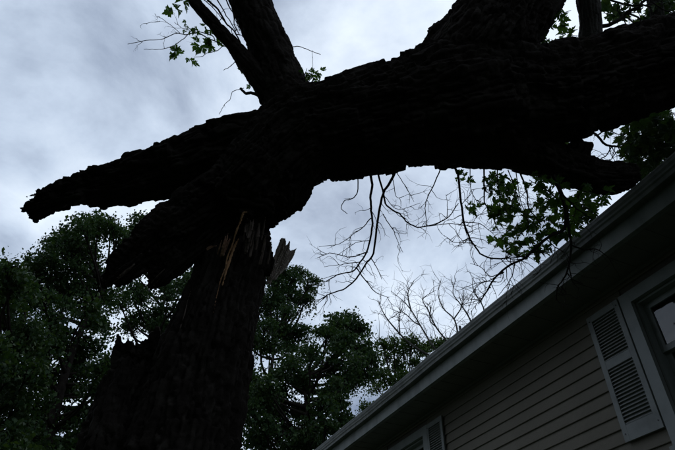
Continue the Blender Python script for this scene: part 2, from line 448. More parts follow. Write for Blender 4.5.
# rear / end walls so the house is a closed place
mb = MB(); mb.box((X0, -9.2, 0), (X1, -9.0, SOF + 0.2)); mb.box((X0, -8.999, 0), (X0 + 0.15, -0.141, SOF + 0.2)); mb.box((X1 - 0.15, -8.999, 0), (X1, -0.141, SOF + 0.2))
mb.build('rear_wall', 'siding', house)
# little vent on the roof by the eave
mb = MB(); vx, vo = 4.93, 0.13; vz = roof_pt(vo)[1]
mb.tube([(vx, vo, vz - 0.05), (vx, vo, vz + 0.27)], [0.018, 0.016], 8, 4)
mb.tube([(vx + 0.02, vo, vz - 0.03), (vx + 0.03, vo, vz + 0.17)], [0.04, 0.03], 9, 4)
mb.build('vent_pipe', 'lead', house)

# windows
def window(x0, x1, z0, z1):
    w = thing_part('window', house)
    def part(name, material, boxes, parent=None):
        b = MB()
        for q in boxes: b.box(*q)
        return b.build(name, material, parent or w)
    T = TR
    part('trim', 'trim', [((x0, -0.0135, z0), (x0 + T, 0.028, z1)), ((x1 - T, -0.0135, z0), (x1, 0.028, z1)),
                          ((x0 + T, -0.0135, z1 - T), (x1 - T, 0.0275, z1)), ((x0 - 0.02, -0.0135, z0 - 0.035), (x1 + 0.02, 0.05, z0 - 0.001)), ((x0 + T, -0.0135, z0), (x1 - T, 0.03, z0 + T * 0.6))])
    a, b = x0 + T, x1 - T; c, d = z0 + T * 0.6, z1 - T
    part('jamb', 'trim', [((a + .001, -0.15, c), (a + 0.02, -0.02, d)), ((b - 0.02, -0.15, c), (b - .001, -0.02, d)), ((a + 0.0205, -0.15, d - 0.02), (b - 0.0205, -0.02, d - .001))])
    mid = z0 + 0.5 * (z1 - z0) + 0.09
    s = 0.05
    for (zz0, zz1, dep) in ((mid - 0.02, d - 0.021, -0.085), (c, mid + 0.02, -0.118)):
        aa, bb = a + 0.021, b - 0.021
        sash = part('sash', 'trim', [((aa, dep - 0.03, zz0), (aa + s, dep, zz1)), ((bb - s, dep - 0.03, zz0), (bb, dep, zz1)), ((aa + s, dep - 0.03, zz0), (bb - s, dep - 0.001, zz0 + s)), ((aa + s, dep - 0.03, zz1 - s), (bb - s, dep - 0.001, zz1))])
        part('pane', 'glass', [((aa + s - 0.004, dep - 0.017, zz0 + s - 0.004), (bb - s + 0.004, dep - 0.013, zz1 - s + 0.004))], sash)
    # drape hanging inside and the dark room
    b_ = MB(); n = 60; V = []
    for i in range(n):
        xx = a + 0.03 + (b - a - 0.06) * i / (n - 1); yy = -0.22 + 0.018 * math.sin(i * 0.9) + 0.01 * math.sin(i * 0.37)
        V += [(xx, yy, c), (xx, yy, z0 + 1.01 + 0.006 * math.sin(i * 0.9))]
    b_.add(V, [(2 * i, 2 * i + 2, 2 * i + 3, 2 * i + 1) for i in range(n - 1)])
    b_.build('curtain', 'curtain', w, True)
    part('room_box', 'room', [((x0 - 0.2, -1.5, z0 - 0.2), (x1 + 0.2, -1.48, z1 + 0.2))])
    return w
def thing_part(name, parent):
    o = bpy.data.objects.new(name, None); COL.objects.link(o); o.parent = parent; return o
# an Empty part keeps each window's pieces together
for w in wins: window(*w)

def shutter(x0, z0, wd, ht):
    b = MB(); st = 0.052; yf, y0 = 0.036, 0.0115
    zb, zm0, zm1, zt = z0 + 0.125, z0 + 0.60, z0 + 0.675, z0 + ht - 0.06
    b.box((0, y0, z0), (st, yf, z0 + ht)); b.box((wd - st, y0, z0), (wd, yf, z0 + ht))
    for (p, q) in ((z0, zb), (zm0, zm1), (zt, z0 + ht)): b.box((st, y0, p), (wd - st, yf - 0.0005, q))
    b.box((st, y0, zb), (wd - st, y0 + 0.002, zm0)); b.box((st, y0, zm1), (wd - st, y0 + 0.002, zt))
    sh = b.build('shutter', 'shutter', house); sh.location = (x0, 0, 0)
    bev = sh.modifiers.new('bevel', 'BEVEL'); bev.width = 0.0025; bev.segments = 1
    lv = MB(); lv.prism([(0.013, 0.004), (0.0325, -0.010), (0.034, -0.0085), (0.034, -0.005), (0.015, 0.0135), (0.013, 0.0135)], st + 0.0005, wd - st - 0.0005)
    lme = bpy.data.meshes.new('louvre'); lme.from_pydata(np.vstack(lv.v).tolist(), [], lv.f); lme.materials.append(MAT['shutter'])
    for (p, q) in ((zb, zm0), (zm1, zt)):
        k = round((q - p) / 0.0295); step = (q - p) / k
        for i in range(k):
            o = link('louvre', lme, sh); o.location = (0, 0, p + (i + 0.42) * step)
    sc = MB()
    sc.tube([(0, 0, 0), (0, 0.005, 0)], [0.007, 0.006], 8, 3)
    cme = bpy.data.meshes.new('screw'); cme.from_pydata(np.vstack(sc.v).tolist(), [], sc.f); cme.materials.append(MAT['screw'])
    for (xx, zz) in ((0.026, z0 + 0.06), (wd - 0.026, z0 + 0.06), (0.026, z0 + ht - 0.05), (wd - 0.026, z0 + ht - 0.05)):
        o = link('screw', cme, sh); o.location = (xx, yf - 0.001, zz)
    return sh
SZ = 1.5 + 0.409 * WALL_D
shutter(2.785, SZ, 0.375, 1.135)
shutter(5.69, SZ, 0.372, 1.135)
shutter(7.23, SZ, 0.372, 1.135)
shutter(1.235, SZ, 0.375, 1.135)

# ------------------------------------------------------------------ the broken stump
def sz(py):            # depth of the stump's axis for a photo row: it stands nearly upright
    return float(np.interp(py, [200, 240, 340, 450, 520, 600], [4.75, 4.5, 3.9, 3.42, 3.17, 2.92]))
stump_base = at(150, 450, 3.4); stump_base[2] = 0
stump = thing('tree_stump', 'standing jagged dark broken trunk with pale splinters at its top', 'tree stump')
col = [(152, 590, 78), (166, 520, 68), (182, 455, 58), (196, 395, 50), (211, 340, 42.5), (224, 295, 38.5), (232, 265, 37), (241, 240, 33), (250, 222, 22)]
shell = [(80, 590, 50), (97, 520, 44), (115, 455, 36), (125, 405, 29.5), (134, 376, 25), (138, 366, 20)]
rootz = at(150, 455, 3.4)
def stump_extra(mb):
    # lower bole down to the ground, flared
    p = at(130, 560, 3.05); r = 96 * 3.05 / F
    mb.tube([p + np.array((0.02, 0, 0.02)), p * np.array((1, 1, 0.6)), np.array((p[0] - 0.05, p[1], 0.25)), np.array((p[0] - 0.05, p[1], -0.2))], [r * 0.93, r * 1.0, r * 1.15, r * 1.7], 24, 16)
    # torn shards standing up from the broken shell and the core
    sh = [(113, 374, 114, 340, 4), (117, 372, 117, 333.5, 4.5), (122, 368, 121, 335, 4), (126, 368, 128, 337, 4.5), (131, 366, 131, 341, 4), (136, 366, 137, 344, 5), (140, 366, 141, 341, 3.5), (145, 366, 146, 338, 3.5), (149, 366, 152, 333, 4), (154, 366, 157.5, 328, 3.2), (159, 368, 161, 341, 4), (164, 368, 167, 343, 4.5), (170, 360, 172, 336, 4), (174, 350, 177, 322, 4),
          (181, 330, 184, 305, 6), (190, 300, 193, 274, 6), (198, 285, 203, 247, 7), (205, 275, 208, 243, 6), (214, 262, 216, 242, 6), (222, 262, 222, 240, 5), (262, 262, 266, 236, 8), (255, 250, 258, 219, 8), (268, 268, 272, 243, 5)]
    for (x0, y0, x1, y1, w) in sh:
        z = sz(y0) - 0.05
        a, b = at(x0, y0 + 10, z), at(x1, y1, sz(y1) - 0.05)
        r = w * z / F
        mb.tube([a, (a + b) / 2, b], [r * 1.3, r * 1.1, r * 0.5], 5, 6, 0.75, tuple(FW))
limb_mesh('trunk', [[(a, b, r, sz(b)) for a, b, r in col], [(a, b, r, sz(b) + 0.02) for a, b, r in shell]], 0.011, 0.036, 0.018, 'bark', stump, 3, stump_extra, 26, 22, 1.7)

def shard(name, pts, wid, thick, material, parent, seed, voxel=0.006, amp=0.006):
    """a torn strip of wood: flat tapered blade with ragged fibres; pts (px, py, z), wid in px"""
    mb = MB()
    P = [at(*p) for p in pts]; R = [w * p[2] / F for w, p in zip(wid, pts)]
    mb.tube(P, R, 10, len(P) * 4, thick, tuple(FW))
    me = remesh(mb, voxel); barkify(me, [(P, [max(r, 0.01) for r in R])], amp, seed, 60, 7, amp * 0.8)
    me.name = name; me.materials.clear(); me.materials.append(MAT[material])
    me.polygons.foreach_set('use_smooth', [True] * len(me.polygons))
    return link(name, me, parent)
zf = 4.1
shard('splinter', [(213.5, 314, 3.7), (217, 296, 3.76), (220, 283, 3.84), (225, 268, 3.9), (227, 259, 3.95), (233, 243, 3.99), (236, 232, 4.0), (240, 222, 4.01), (243, 213.5, 4.02), (247.5, 212, 4.02)], [0.5, 0.8, 1.1, 0.9, 1.4, 1.1, 1.5, 1.2, 1.5, 0.9], 0.6, 'pale', stump, 5)
shard('splinter', [(222, 286, 3.85), (228, 266, 3.93), (233, 250, 4.0), (239, 239, 4.04)], [0.8, 1.4, 1.3, 0.8], 0.6, 'pale', stump, 6)
for q, (xa, ya, xb, yb, w) in enumerate(((218, 255, 222.5, 238, 1.5), (220.5, 257, 226, 234.5, 1.7), (223, 256, 228.5, 232, 1.6), (225, 252, 229.5, 238, 1.3), (219, 250, 221, 243, 1.6))):
    shard('splinter', [(xa, ya, 3.98), ((xa + xb) / 2 + (q % 2) - 0.5, (ya + yb) / 2, 3.97), (xb, yb, 3.98)], [w * 0.7, w, w * 0.35], 0.5, 'red', stump, 60 + q)
shard('splinter', [(226, 250, 3.99), (228, 243, 3.99), (231.5, 237, 3.99)], [1.5, 1.8, 0.7], 0.5, 'red', stump, 17)
shard('splinter', [(206, 250, 3.95), (211, 247, 3.95), (217, 246, 3.95)], [2.2, 2.0, 1.0], 0.5, 'red', stump, 8)
shard('splinter', [(179, 334, 3.62), (184, 315, 3.7), (188, 300, 3.78), (191, 290, 3.86)], [0.5, 0.8, 0.9, 0.4], 0.6, 'heart', stump, 12)
# the torn face under the hinge: many upright fibres of uneven length and tone
fr0 = random.Random(19)
for k in range(22):
    x = fr0.uniform(246, 274); top = 214 + fr0.uniform(0, 22) + max(0, (x - 262)) * 0.7; ln = fr0.uniform(8, 30)
    zz = 4.02 + 0.16 * ((x - 250) / 22.0) ** 2 + fr0.uniform(-0.015, 0.03); w = fr0.uniform(1.1, 2.3); bow = fr0.uniform(-1, 1)
    shard('splinter', [(x - ln * 0.16, top + ln, zz - 0.05), (x - ln * 0.07 + bow, top + ln * 0.5, zz), (x, top, zz + 0.01)], [w * 0.8, w, w * 0.3], 0.6, 'heart', stump, 100 + k, 0.0052, 0.004)
# grey torn flap peeled away to the right, with three uneven fingers
mb = MB()
fl = []
for pts, wid in (([(268, 284, 4.35), (275, 268, 4.42), (281, 252, 4.48), (283, 238.5, 4.5)], [3, 5.5, 5.2, 2.0]), ([(272, 280, 4.35), (281, 264, 4.42), (287, 250, 4.46), (290, 240.5, 4.5)], [4, 6, 4.2, 1.6]), ([(275, 278, 4.36), (285, 264, 4.42), (292, 254, 4.47), (297, 248, 4.5)], [3, 5.5, 4.2, 1.0])):
    P = [at(*p) for p in pts]; R = [w * p[2] / F for w, p in zip(wid, pts)]
    mb.tube(P, R, 10, 14, 0.3, tuple(FW)); fl.append((P, R))
me = remesh(mb, 0.006); barkify(me, fl, 0.012, 14, 40, 6, 0.012); me.name = 'torn_flap'; me.materials.clear(); me.materials.append(MAT['weathered'])
link('torn_flap', me, stump)

# ------------------------------------------------------------------ the snapped upper trunk lying across to the roof
fallen = thing('fallen_tree', 'huge snapped dark tree trunk hanging over the stump onto the house roof', 'fallen tree')
T1 = [(225, 208, 34, 4.3), (250, 186, 41, 4.38), (275, 162, 45, 4.48), (308, 136, 47, 4.6), (350, 127, 50, 4.65), (400, 115, 54, 4.7), (445, 104, 62, 4.75), (490, 96, 60, 4.8), (540, 95, 49, 4.85), (600, 81, 46, 4.9), (675, 60, 44, 4.95), (760, 36, 41, 5.05), (860, 10, 36, 5.2)]
T2 = [(450, 95, 55, 4.8), (478, 58, 52, 4.88), (496, 30, 46, 4.98), (512, 6, 43, 5.08), (528, -24, 41, 5.25), (545, -65, 38, 5.5)]
T3 = [(450, 125, 45, 4.78), (510, 141, 31, 4.8), (551, 162, 20.5, 4.82), (588, 174, 18.5, 4.86), (618, 177.5, 16.5, 4.92), (633, 177, 12, 4.96)]
T3b = [(572, 166, 14, 4.84), (580, 152, 13, 4.84), (584, 143, 9.5, 4.84)]
T1b = [(300, 155, 36, 4.55), (290, 180, 27, 4.48), (284, 204, 20, 4.42), (281, 217, 10, 4.38)]
T1c = [(240, 200, 36, 4.32), (262, 205, 28, 4.35), (278, 214, 13, 4.36)]
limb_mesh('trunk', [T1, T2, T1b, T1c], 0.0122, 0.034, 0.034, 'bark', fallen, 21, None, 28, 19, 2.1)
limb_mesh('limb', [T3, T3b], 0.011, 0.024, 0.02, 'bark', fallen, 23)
T4 = [(300, 125, 34, 4.62), (288, 98, 27, 4.7), (279, 72, 22.5, 4.8), (269, 48, 20.5, 4.92), (259, 24, 20.5, 5.04), (250, 0, 20.5, 5.16), (238, -35, 19, 5.35), (222, -80, 17, 5.6)]
T5 = [(272, 98, 14, 4.66), (257, 76, 11, 4.72), (243, 58, 9, 4.8), (227, 39, 7.4, 4.9), (207, 17, 6.3, 5.0), (193, 0, 6.4, 5.1), (176, -24, 5.6, 5.2), (160, -50, 5, 5.3)]
limb_mesh('limb', [T4], 0.011, 0.02, 0.012, 'bark', fallen, 25)
limb_mesh('limb', [T5], 0.008, 0.012, 0.006, 'bark', fallen, 27, None, 14, 30)
T6 = [(590, 75, 15, 5.1), (590, 45, 12, 5.1), (590.5, 25, 11, 5.14), (588.5, 0, 11.2, 5.2), (586, -40, 10.5, 5.4), (590, -80, 9, 5.6)]
limb_mesh('limb', [T6], 0.008, 0.01, 0.006, 'bark_grey_lit', fallen, 29, None, 16, 30)  # limb stands in the light; its brightness is put into the bark colour
T7 = [(664, 60, 9, 5.3), (660, 30, 7.5, 5.35), (655, 8, 7, 5.4), (652, -25, 6.5, 5.5)]
limb_mesh('limb', [T7], 0.009, 0.01, 0.006, 'bark_grey_lit', fallen, 30, None, 12, 30)

# the two long slabs torn out to the left
S1 = [(33, 209, 9, 4.72), (60, 198, 15, 4.7), (100, 187.5, 22, 4.68), (133, 179.5, 24.5, 4.66), (166, 171, 26.5, 4.64), (199, 160, 29, 4.62), (225, 150, 30, 4.6), (262, 143, 30, 4.58)]
def s1_extra(mb):
    for pts, wid in (([(80, 184, 4.7), (55, 189, 4.7), (40, 191, 4.7), (34, 190.5, 4.7)], [9, 7, 4.0, 1.5]), ([(60, 200, 4.72), (38, 203, 4.72), (27, 202, 4.72), (25, 199, 4.72)], [11, 8.5, 5, 2]),
                     ([(60, 203, 4.7), (42, 210, 4.7), (36, 216, 4.7), (35, 220, 4.7)], [7, 6, 3, 1]), ([(28, 203, 4.72), (27, 209, 4.72), (29, 214, 4.72)], [3, 3, 1.2]), ([(140, 168, 4.64), (128, 156, 4.64), (120, 157, 4.64)], [7, 5, 2]), ([(215, 140, 4.6), (198, 131, 4.6), (190, 133, 4.6)], [9, 5, 2]), ([(255, 130, 4.6), (235, 124, 4.6), (224, 123, 4.6)], [12, 7, 3])):
        mb.tube([at(*p) for p in pts], [w * p[2] / F for w, p in zip(wid, pts)], 7, 10, 0.6, tuple(FW))
limb_mesh('torn_slab', [S1], 0.0105, 0.028, 0.042, 'bark', fallen, 31, s1_extra, 20, 17, 2.2, 0.6, tuple(FW))
S2 = [(106, 280, 7, 3.95), (118, 272, 15, 3.98), (140, 254, 20, 4.05), (165, 234, 24, 4.12), (188, 218, 26, 4.2), (215, 200, 30, 4.28), (245, 184, 32, 4.36)]
S2b = [(150, 288, 3, 4.0), (158, 279, 11, 4.02), (176, 262, 17, 4.1), (200, 240, 21, 4.2), (225, 220, 24, 4.28), (248, 205, 24, 4.34)]
limb_mesh('torn_slab', [S2, S2b], 0.0105, 0.034, 0.026, 'bark', fallen, 33, None, 20, 19, 1.8, 0.62, tuple(FW))

for k in range(12):
    x = fr0.uniform(0, 1); ln = fr0.uniform(12, 26)
    px, py = 102 + 30 * x + fr0.uniform(-3, 3), 284 - 1 * x + fr0.uniform(-12, 2)
    shard('splinter', [(px + ln, py - ln * 0.75, 3.9), (px + ln * 0.4, py - ln * 0.3, 3.86), (px - 2, py + 2, 3.84)], [1.4, 1.6, 0.4], 0.6, 'heart' if k in (3, 8) else 'bark', fallen, 200 + k, 0.007)
for k in range(8):
    px, py, ln = 148 + 14 * fr0.random(), 283 + 5 * fr0.random(), fr0.uniform(10, 22)
    shard('splinter', [(px + ln, py - ln * 0.9, 3.98), (px + ln * 0.4, py - ln * 0.35, 3.95), (px - 1, py + 3, 3.93)], [1.3, 1.5, 0.4], 0.6, 'heart' if k in (1, 5) else 'bark', fallen, 220 + k, 0.007)
for k in range(9):
    px, py, ln = 30 + 9 * fr0.random(), 194 + 23 * fr0.random(), fr0.uniform(12, 26)
    shard('splinter', [(px + ln, py - ln * 0.25, 4.62), (px + ln * 0.4, py - ln * 0.1, 4.62), (px - 5, py + 1, 4.62)], [1.5, 1.5, 0.4], 0.6, 'bark', fallen, 240 + k, 0.008)

# ------------------------------------------------------------------ twigs and lobed leaves
LEAF2D = [(0, 0), (0.05, 0.02), (0.2, -0.02), (0.36, 0.02), (0.27, 0.13), (0.36, 0.2), (0.52, 0.26), (0.44, 0.36), (0.47, 0.5), (0.3, 0.46), (0.2, 0.5), (0.22, 0.66), (0.13, 0.72), (0.08, 0.86), (0.0, 1.0)]
def leaf_mesh(seed):
    r = random.Random(seed)
    half = [(x * r.uniform(.85, 1.15), y + r.uniform(-.02, .02)) for x, y in LEAF2D]
    half[0] = (0, 0); half[-1] = (0, 1.0)
    bend = r.uniform(-0.4, 0.75); fold = r.uniform(0.1, 0.75)
    def p(x, y): return (x, y, -bend * (y - 0.2) ** 2 + abs(x) * fold + 0.03 * math.sin(9 * x + 7 * y))
    V = [p(0, y) for y in (0, 0.25, 0.5, 0.75, 1.0)]
    R = [p(x, y) for x, y in half[1:-1]]; Lf = [p(-x, y) for x, y in half[1:-1]]
    k = len(R); V += R + Lf
    # fan each side off the midrib
    Fc = []
    for s, o in ((0, 5), (1, 5 + k)):
        for i in range(k - 1):
            yv = half[1:-1][i][1]; mid = min(3, max(0, int(yv * 4 + 0.3)))
            t = (mid, o + i, o + i + 1); Fc.append(t if s == 0 else t[::-1])
        for a, i in ((0, 4), (1, 8), (2, 11)):
            t = (a, o + i, a + 1); Fc.append(t if s == 0 else t[::-1])
        t = (3, o + k - 1, 4); Fc.append(t if s == 0 else t[::-1])
    # petiole
    b = len(V); V += [(0.008, 0, 0), (-0.008, 0, 0), (0.006, -0.3, 0.04), (-0.006, -0.3, 0.04)]; Fc.append((b, b + 1, b + 3, b + 2))
    me = bpy.data.meshes.new('leaf'); me.from_pydata(V, [], Fc); me.materials.append(MAT['leaf_near']); me.update()
    return me
LEAVES = [leaf_mesh(s) for s in range(7)]
NLEAF = [0]
def leaf_obj(pos, size, parent, rnd, droop=0.5):
    o = link('leaf', LEAVES[rnd.randrange(7)], parent)
    az = rnd.uniform(0, 6.283)
    y = Vector((math.cos(az), math.sin(az), rnd.uniform(-1.3, 0.3) * droop * 2)).normalized()
    zz = Vector((rnd.uniform(-.7, .7), rnd.uniform(-.7, .7), 1)); xx = y.cross(zz).normalized(); zz = xx.cross(y)
    mw = Matrix((xx, y, zz)).transposed().to_4x4() @ Matrix.Scale(size, 4); mw.translation = Vector(pos) + Vector(y) * 0.25 * size
    o.matrix_local = mw; NLEAF[0] += 1
    return o
def leaf_bulk(mb, pos, size, rnd):
    """one leaf added to a joined mass"""
    me = LEAVES[rnd.randrange(7)]
    az = rnd.uniform(0, 6.283)
    y = Vector((math.cos(az), math.sin(az), rnd.uniform(-1.3, 0.4))).normalized()
    zz = Vector((rnd.uniform(-.8, .8), rnd.uniform(-.8, .8), 1)); xx = y.cross(zz).normalized(); zz = xx.cross(y)
    A = np.array(Matrix((xx, y, zz)).transposed()) * size
    V = np.array([v.co[:] for v in me.vertices]) @ A.T + np.array(pos)
    mb.add(V, [tuple(p.vertices) for p in me.polygons])

def grow(mb, p, d, length, r, rnd, level, tips=None, droop=0.12, kids=3, bendy=0.35):
    """a crooked twig with side twigs"""
    n = 5; P = [np.array(p)]; d = np.array(d, float); d /= np.linalg.norm(d)
    for i in range(n):
        d = d + np.array([rnd.gauss(0, bendy) for _ in range(3)]) * 0.75 + np.array((0, 0, -droop))
        d /= np.linalg.norm(d); P.append(P[-1] + d * length / n)
    mb.tube(P, [r, r * 0.8, r * 0.65, r * 0.5, r * 0.4, r * 0.28], 5 if r > 0.005 else 4, 10)
    if tips is not None: tips.append((P[-1], d)); 
    if level > 0:
        for k in range(kids):
            i = rnd.randrange(1, n); q = P[i] + (P[i + 1] - P[i]) * rnd.random()
            s = np.array([rnd.gauss(0, 1) for _ in range(3)]); s = s - d * (s @ d); s /= np.linalg.norm(s)
            grow(mb, q, (P[i + 1] - P[i]) / np.linalg.norm(P[i + 1] - P[i]) * 0.75 + s * 0.75, length * rnd.uniform(0.35, 0.65), r * 0.55, rnd, level - 1, tips, droop, kids, bendy)

def branch(name, paths, parent, rnd, z, twigs=10, tl=0.25, level=1, droop=0.1, r_scale=1.0, material='twig', zj=0.0):
    """paths: list of ([(px,py)...], r0px, r1px); sub-twigs sprout at random"""
    mb = MB(); tips = []; spine = []
    for pts, r0, r1 in paths:
        zz = z + rnd.uniform(-zj, zj)
        P = [at(a, b, zz + 0.05 * math.sin(i * 1.3 + a)) for i, (a, b) in enumerate(pts)]
        R = [max(0.0015, w * 0.7 * z / F * r_scale) for w in np.linspace(r0, r1, len(P))]
        n = len(P) * 5
        C = catmull(P, n); C += np.array([[rnd.gauss(0, 0.0012) for _ in range(3)] for _ in range(n)])
        kn = max(3, n // 4); K = np.array([[rnd.gauss(0, 0.015) for _ in range(3)] for _ in range(kn)]); K[0] = 0
        C += np.stack([np.interp(np.linspace(0, 1, n), np.linspace(0, 1, kn), K[:, j]) for j in range(3)], 1)
        C[0] = P[0]
        mb.tube(C, np.interp(np.linspace(0, 1, n), np.linspace(0, 1, len(R)), R), 6, n)
        L_ = float(np.linalg.norm(np.diff(C, axis=0), axis=1).sum())
        spine.append((C, L_, R[-1]))
    tot = sum(s[1] for s in spine)
    for C, L_, re in spine:
        for k in range(max(1, round(twigs * L_ / tot))):
            i = rnd.randrange(len(C) // 4, len(C) - 1)
            d = C[i + 1] - C[i]; d /= np.linalg.norm(d)
            s = np.array([rnd.gauss(0, 1) for _ in range(3)]); s -= d * (s @ d); s /= np.linalg.norm(s)
            grow(mb, C[i], d * 0.6 + s, tl * rnd.uniform(0.4, 1.25), max(0.0028, re * 0.8), rnd, level, tips, droop, 2)
    o = mb.build(name, material, parent)
    return o, [c for C, _, _ in spine for c in C[len(C) // 3:]], tips
rnd = random.Random(5)

# dead hanging branch left of centre
branch('hanging_branch', [([(370, 168), (371, 185), (373, 206), (372, 225), (367.5, 250), (356, 266), (340, 274), (328.6, 280)], 2.0, 0.7),
                          ([(397, 168), (391, 182), (383, 197), (377, 222), (372, 250), (363, 264), (347, 284), (334, 292), (322, 298)], 2.1, 0.7),
                          ([(368, 252), (350, 258), (332, 256), (316, 256)], 0.9, 0.4), ([(371, 218), (360, 232), (345, 241), (318, 247)], 0.8, 0.35),
                          ([(356, 267), (366, 280), (376, 293), (390, 298)], 1.0, 0.4), ([(371, 258), (377, 268), (382, 277)], 0.8, 0.4),
                          ([(383, 214), (392, 228), (396, 240), (403, 250)], 0.8, 0.35), ([(360, 262), (342, 262), (327, 268)], 0.7, 0.3), ([(371, 240), (356, 247), (336, 256)], 0.6, 0.3)], fallen, rnd, 4.65, 64, 0.19, 1, 0.06, zj=0.1)
branch('hanging_branch', [([(377, 170), (384, 195), (393, 211), (408, 221), (420, 226), (432, 226), (447, 217), (457, 205)], 1.5, 0.6),
                          ([(440, 170), (430, 190), (426, 206), (428, 225)], 0.9, 0.5), ([(384, 196), (398, 209), (422, 205)], 0.6, 0.3), ([(447, 218), (449, 205), (448, 196)], 0.6, 0.3), ([(395, 170), (405, 185), (415, 200)], 0.7, 0.3), ([(392, 172), (396, 195), (402, 198)], 0.7, 0.3), ([(430, 226), (450, 224), (470, 226), (480, 224)], 0.6, 0.3)], fallen, rnd, 4.6, 34, 0.2, 1, 0.04, zj=0.08)
branch('hanging_branch', [([(358, 172), (358, 190), (350, 200), (343, 206), (346, 214)], 0.9, 0.5)], fallen, rnd, 4.6, 2, 0.06, 0)
o, sp1, tp1 = branch('hanging_branch', [([(455, 168), (457.5, 178), (461, 210), (466, 235), (473, 243), (490, 257), (510, 259), (528, 256)], 2.0, 0.9), ([(463, 222), (480, 224), (497, 232)], 0.8, 0.4), ([(461, 205), (470, 195), (474, 188)], 0.6, 0.4), ([(473, 243), (455, 240), (446, 236)], 0.6, 0.3), ([(510, 259), (524, 262), (532, 268)], 0.7, 0.3)], fallen, rnd, 4.7, 44, 0.24, 1, 0.06, zj=0.06)
B1 = o
# heavy leafy branch falling over the gutter
o2, sp2, tp2 = branch('hanging_branch', [([(553, 175), (561, 193), (566, 208), (563, 229), (546, 237), (526, 257), (504, 272), (488, 290), (481, 303)], 3.4, 0.9),
                          ([(566, 205), (567, 229), (571, 244), (567, 275), (561, 287), (555, 300)], 2.4, 0.8), ([(571, 245), (585, 250), (598, 251), (608, 258)], 1.2, 0.5), ([(569, 266), (575, 276), (579, 284)], 1.0, 0.5), ([(561, 287), (566, 294), (568, 300)], 0.9, 0.5),
                          ([(520, 172), (528, 195), (530, 212), (540, 225)], 1.4, 0.7), ([(516, 172), (522, 205), (534, 220)], 0.8, 0.5), ([(558, 200), (545, 190), (530, 182)], 1.2, 0.6), ([(563, 195), (580, 206), (593, 220)], 1.5, 0.6),
                          ([(535, 248), (530, 236), (528, 222)], 0.9, 0.5), ([(526, 257), (510, 254), (496, 246)], 0.8, 0.4), ([(504, 272), (490, 272), (478, 266), (468, 262)], 0.8, 0.35), ([(504, 272), (492, 280), (477, 285), (470, 300)], 0.8, 0.35), ([(515, 264), (512, 280), (500, 296)], 0.9, 0.4), ([(496, 282), (482, 280), (466, 290)], 0.7, 0.35), ([(488, 290), (484, 300), (470, 312)], 0.7, 0.35), ([(545, 238), (552, 250), (549, 262)], 0.8, 0.4)],
                  fallen, rnd, 4.35, 100, 0.22, 1, 0.05, zj=0.1)
o3, sp3, tp3 = branch('hanging_branch', [([(484, 168), (486, 190), (487, 212), (495, 232)], 1.4, 0.7), ([(497, 168), (500, 190), (505, 215)], 1.0, 0.6), ([(470, 168), (474, 190), (482, 205)], 0.7, 0.5), ([(508, 170), (516, 188), (520, 210)], 0.8, 0.5)], fallen, rnd, 4.75, 36, 0.24, 1, 0.1, zj=0.05)

# leaves on those branches: clusters where the photo has them
def cluster(cx, cy, r, n, z, parent, size=0.074, zj=0.2):
    for _ in range(n):
        a = rnd.uniform(0, 6.283); q = r * math.sqrt(rnd.random())
        leaf_obj(at(cx + q * math.cos(a), cy + q * math.sin(a), z + rnd.uniform(-zj, zj)), size * rnd.uniform(0.7, 1.3), parent, rnd)
for (cx, cy, r, n) in ((471, 207, 6, 7), (462, 178, 5, 5), (500, 180, 8, 9), (510, 190, 9, 12), (505, 205, 9, 14), (497, 218, 9, 12), (490, 212, 7, 8), (500, 235, 9, 13), (510, 225, 7, 8), (508, 246, 6, 6), (520, 238, 5, 5)):
    cluster(cx, cy, r, n, 4.75, o3)
for (cx, cy, r, n) in ((530, 218, 9, 12), (522, 246, 6, 8), (545, 190, 9, 12), (540, 205, 8, 10), (552, 205, 8, 12), (560, 180, 8, 9), (575, 198, 10, 16), (570, 215, 8, 10), (585, 190, 7, 8), (556, 225, 7, 8), (540, 222, 6, 7), (575, 228, 7, 8), (548, 235, 5, 5), (535, 178, 8, 8), (597, 200, 6, 6), (605, 196, 5, 5)):
    cluster(cx, cy, r, n, 4.5, o2)

# sprigs on the upper-left limbs
o4, _, _ = branch('twig_spray', [([(222, 44), (208, 38), (196, 34), (180, 33), (166, 36), (148, 42), (128, 46)], 0.9, 0.4), ([(180, 33), (168, 25), (158, 17), (155, 14)], 0.5, 0.3), ([(160, 21), (150, 22), (145, 24)], 0.4, 0.3), ([(192, 30), (176, 45), (160, 50), (146, 51)], 0.6, 0.35), ([(215, 40), (205, 34), (196, 30), (186, 28), (172, 22)], 0.8, 0.35), ([(224, 45), (214, 52), (204, 55), (195, 57)], 0.6, 0.35)], fallen, rnd, 4.9, 18, 0.12, 1, 0.02)
for (cx, cy, r, n, s) in ((174, 8, 4, 3, 0.075), (181, 5, 4, 2, 0.06), (186, 22, 3, 3, 0.05), (201, 44, 3.5, 3, 0.085), (212, 43, 3, 2, 0.07), (180, 54, 4, 3, 0.08), (190, 57, 3, 2, 0.07), (186, 30, 4, 3, 0.05), (198, 28, 5, 5, 0.05), (206, 32, 4, 4, 0.05), (238, 64, 3, 3, 0.06), (253, 88, 3.5, 4, 0.06), (258, 82, 2.5, 3, 0.06), (184, 2, 4, 3, 0.08), (201, 42, 2, 2, 0.1), (212, 42, 2, 2, 0.09), (181, 54, 3, 3, 0.09), (192, 60, 2, 1, 0.08), (175, 10, 2, 2, 0.085)):
    cluster(cx, cy, r, n, 4.88, o4, s, 0.08)
branch('twig_spray', [([(207, 0), (220, 14), (232, 28), (240, 40)], 1.6, 1.0), ([(215, -4), (228, 12), (238, 32)], 1.0, 0.6), ([(224, -6), (231, 10), (236, 22), (239, 36)], 1.0, 0.6), ([(200, -4), (214, 10), (226, 26)], 0.8, 0.5), ([(229, -4), (234, 14), (238, 30)], 0.7, 0.5)], fallen, rnd, 5.0, 14, 0.14, 0, 0.0)
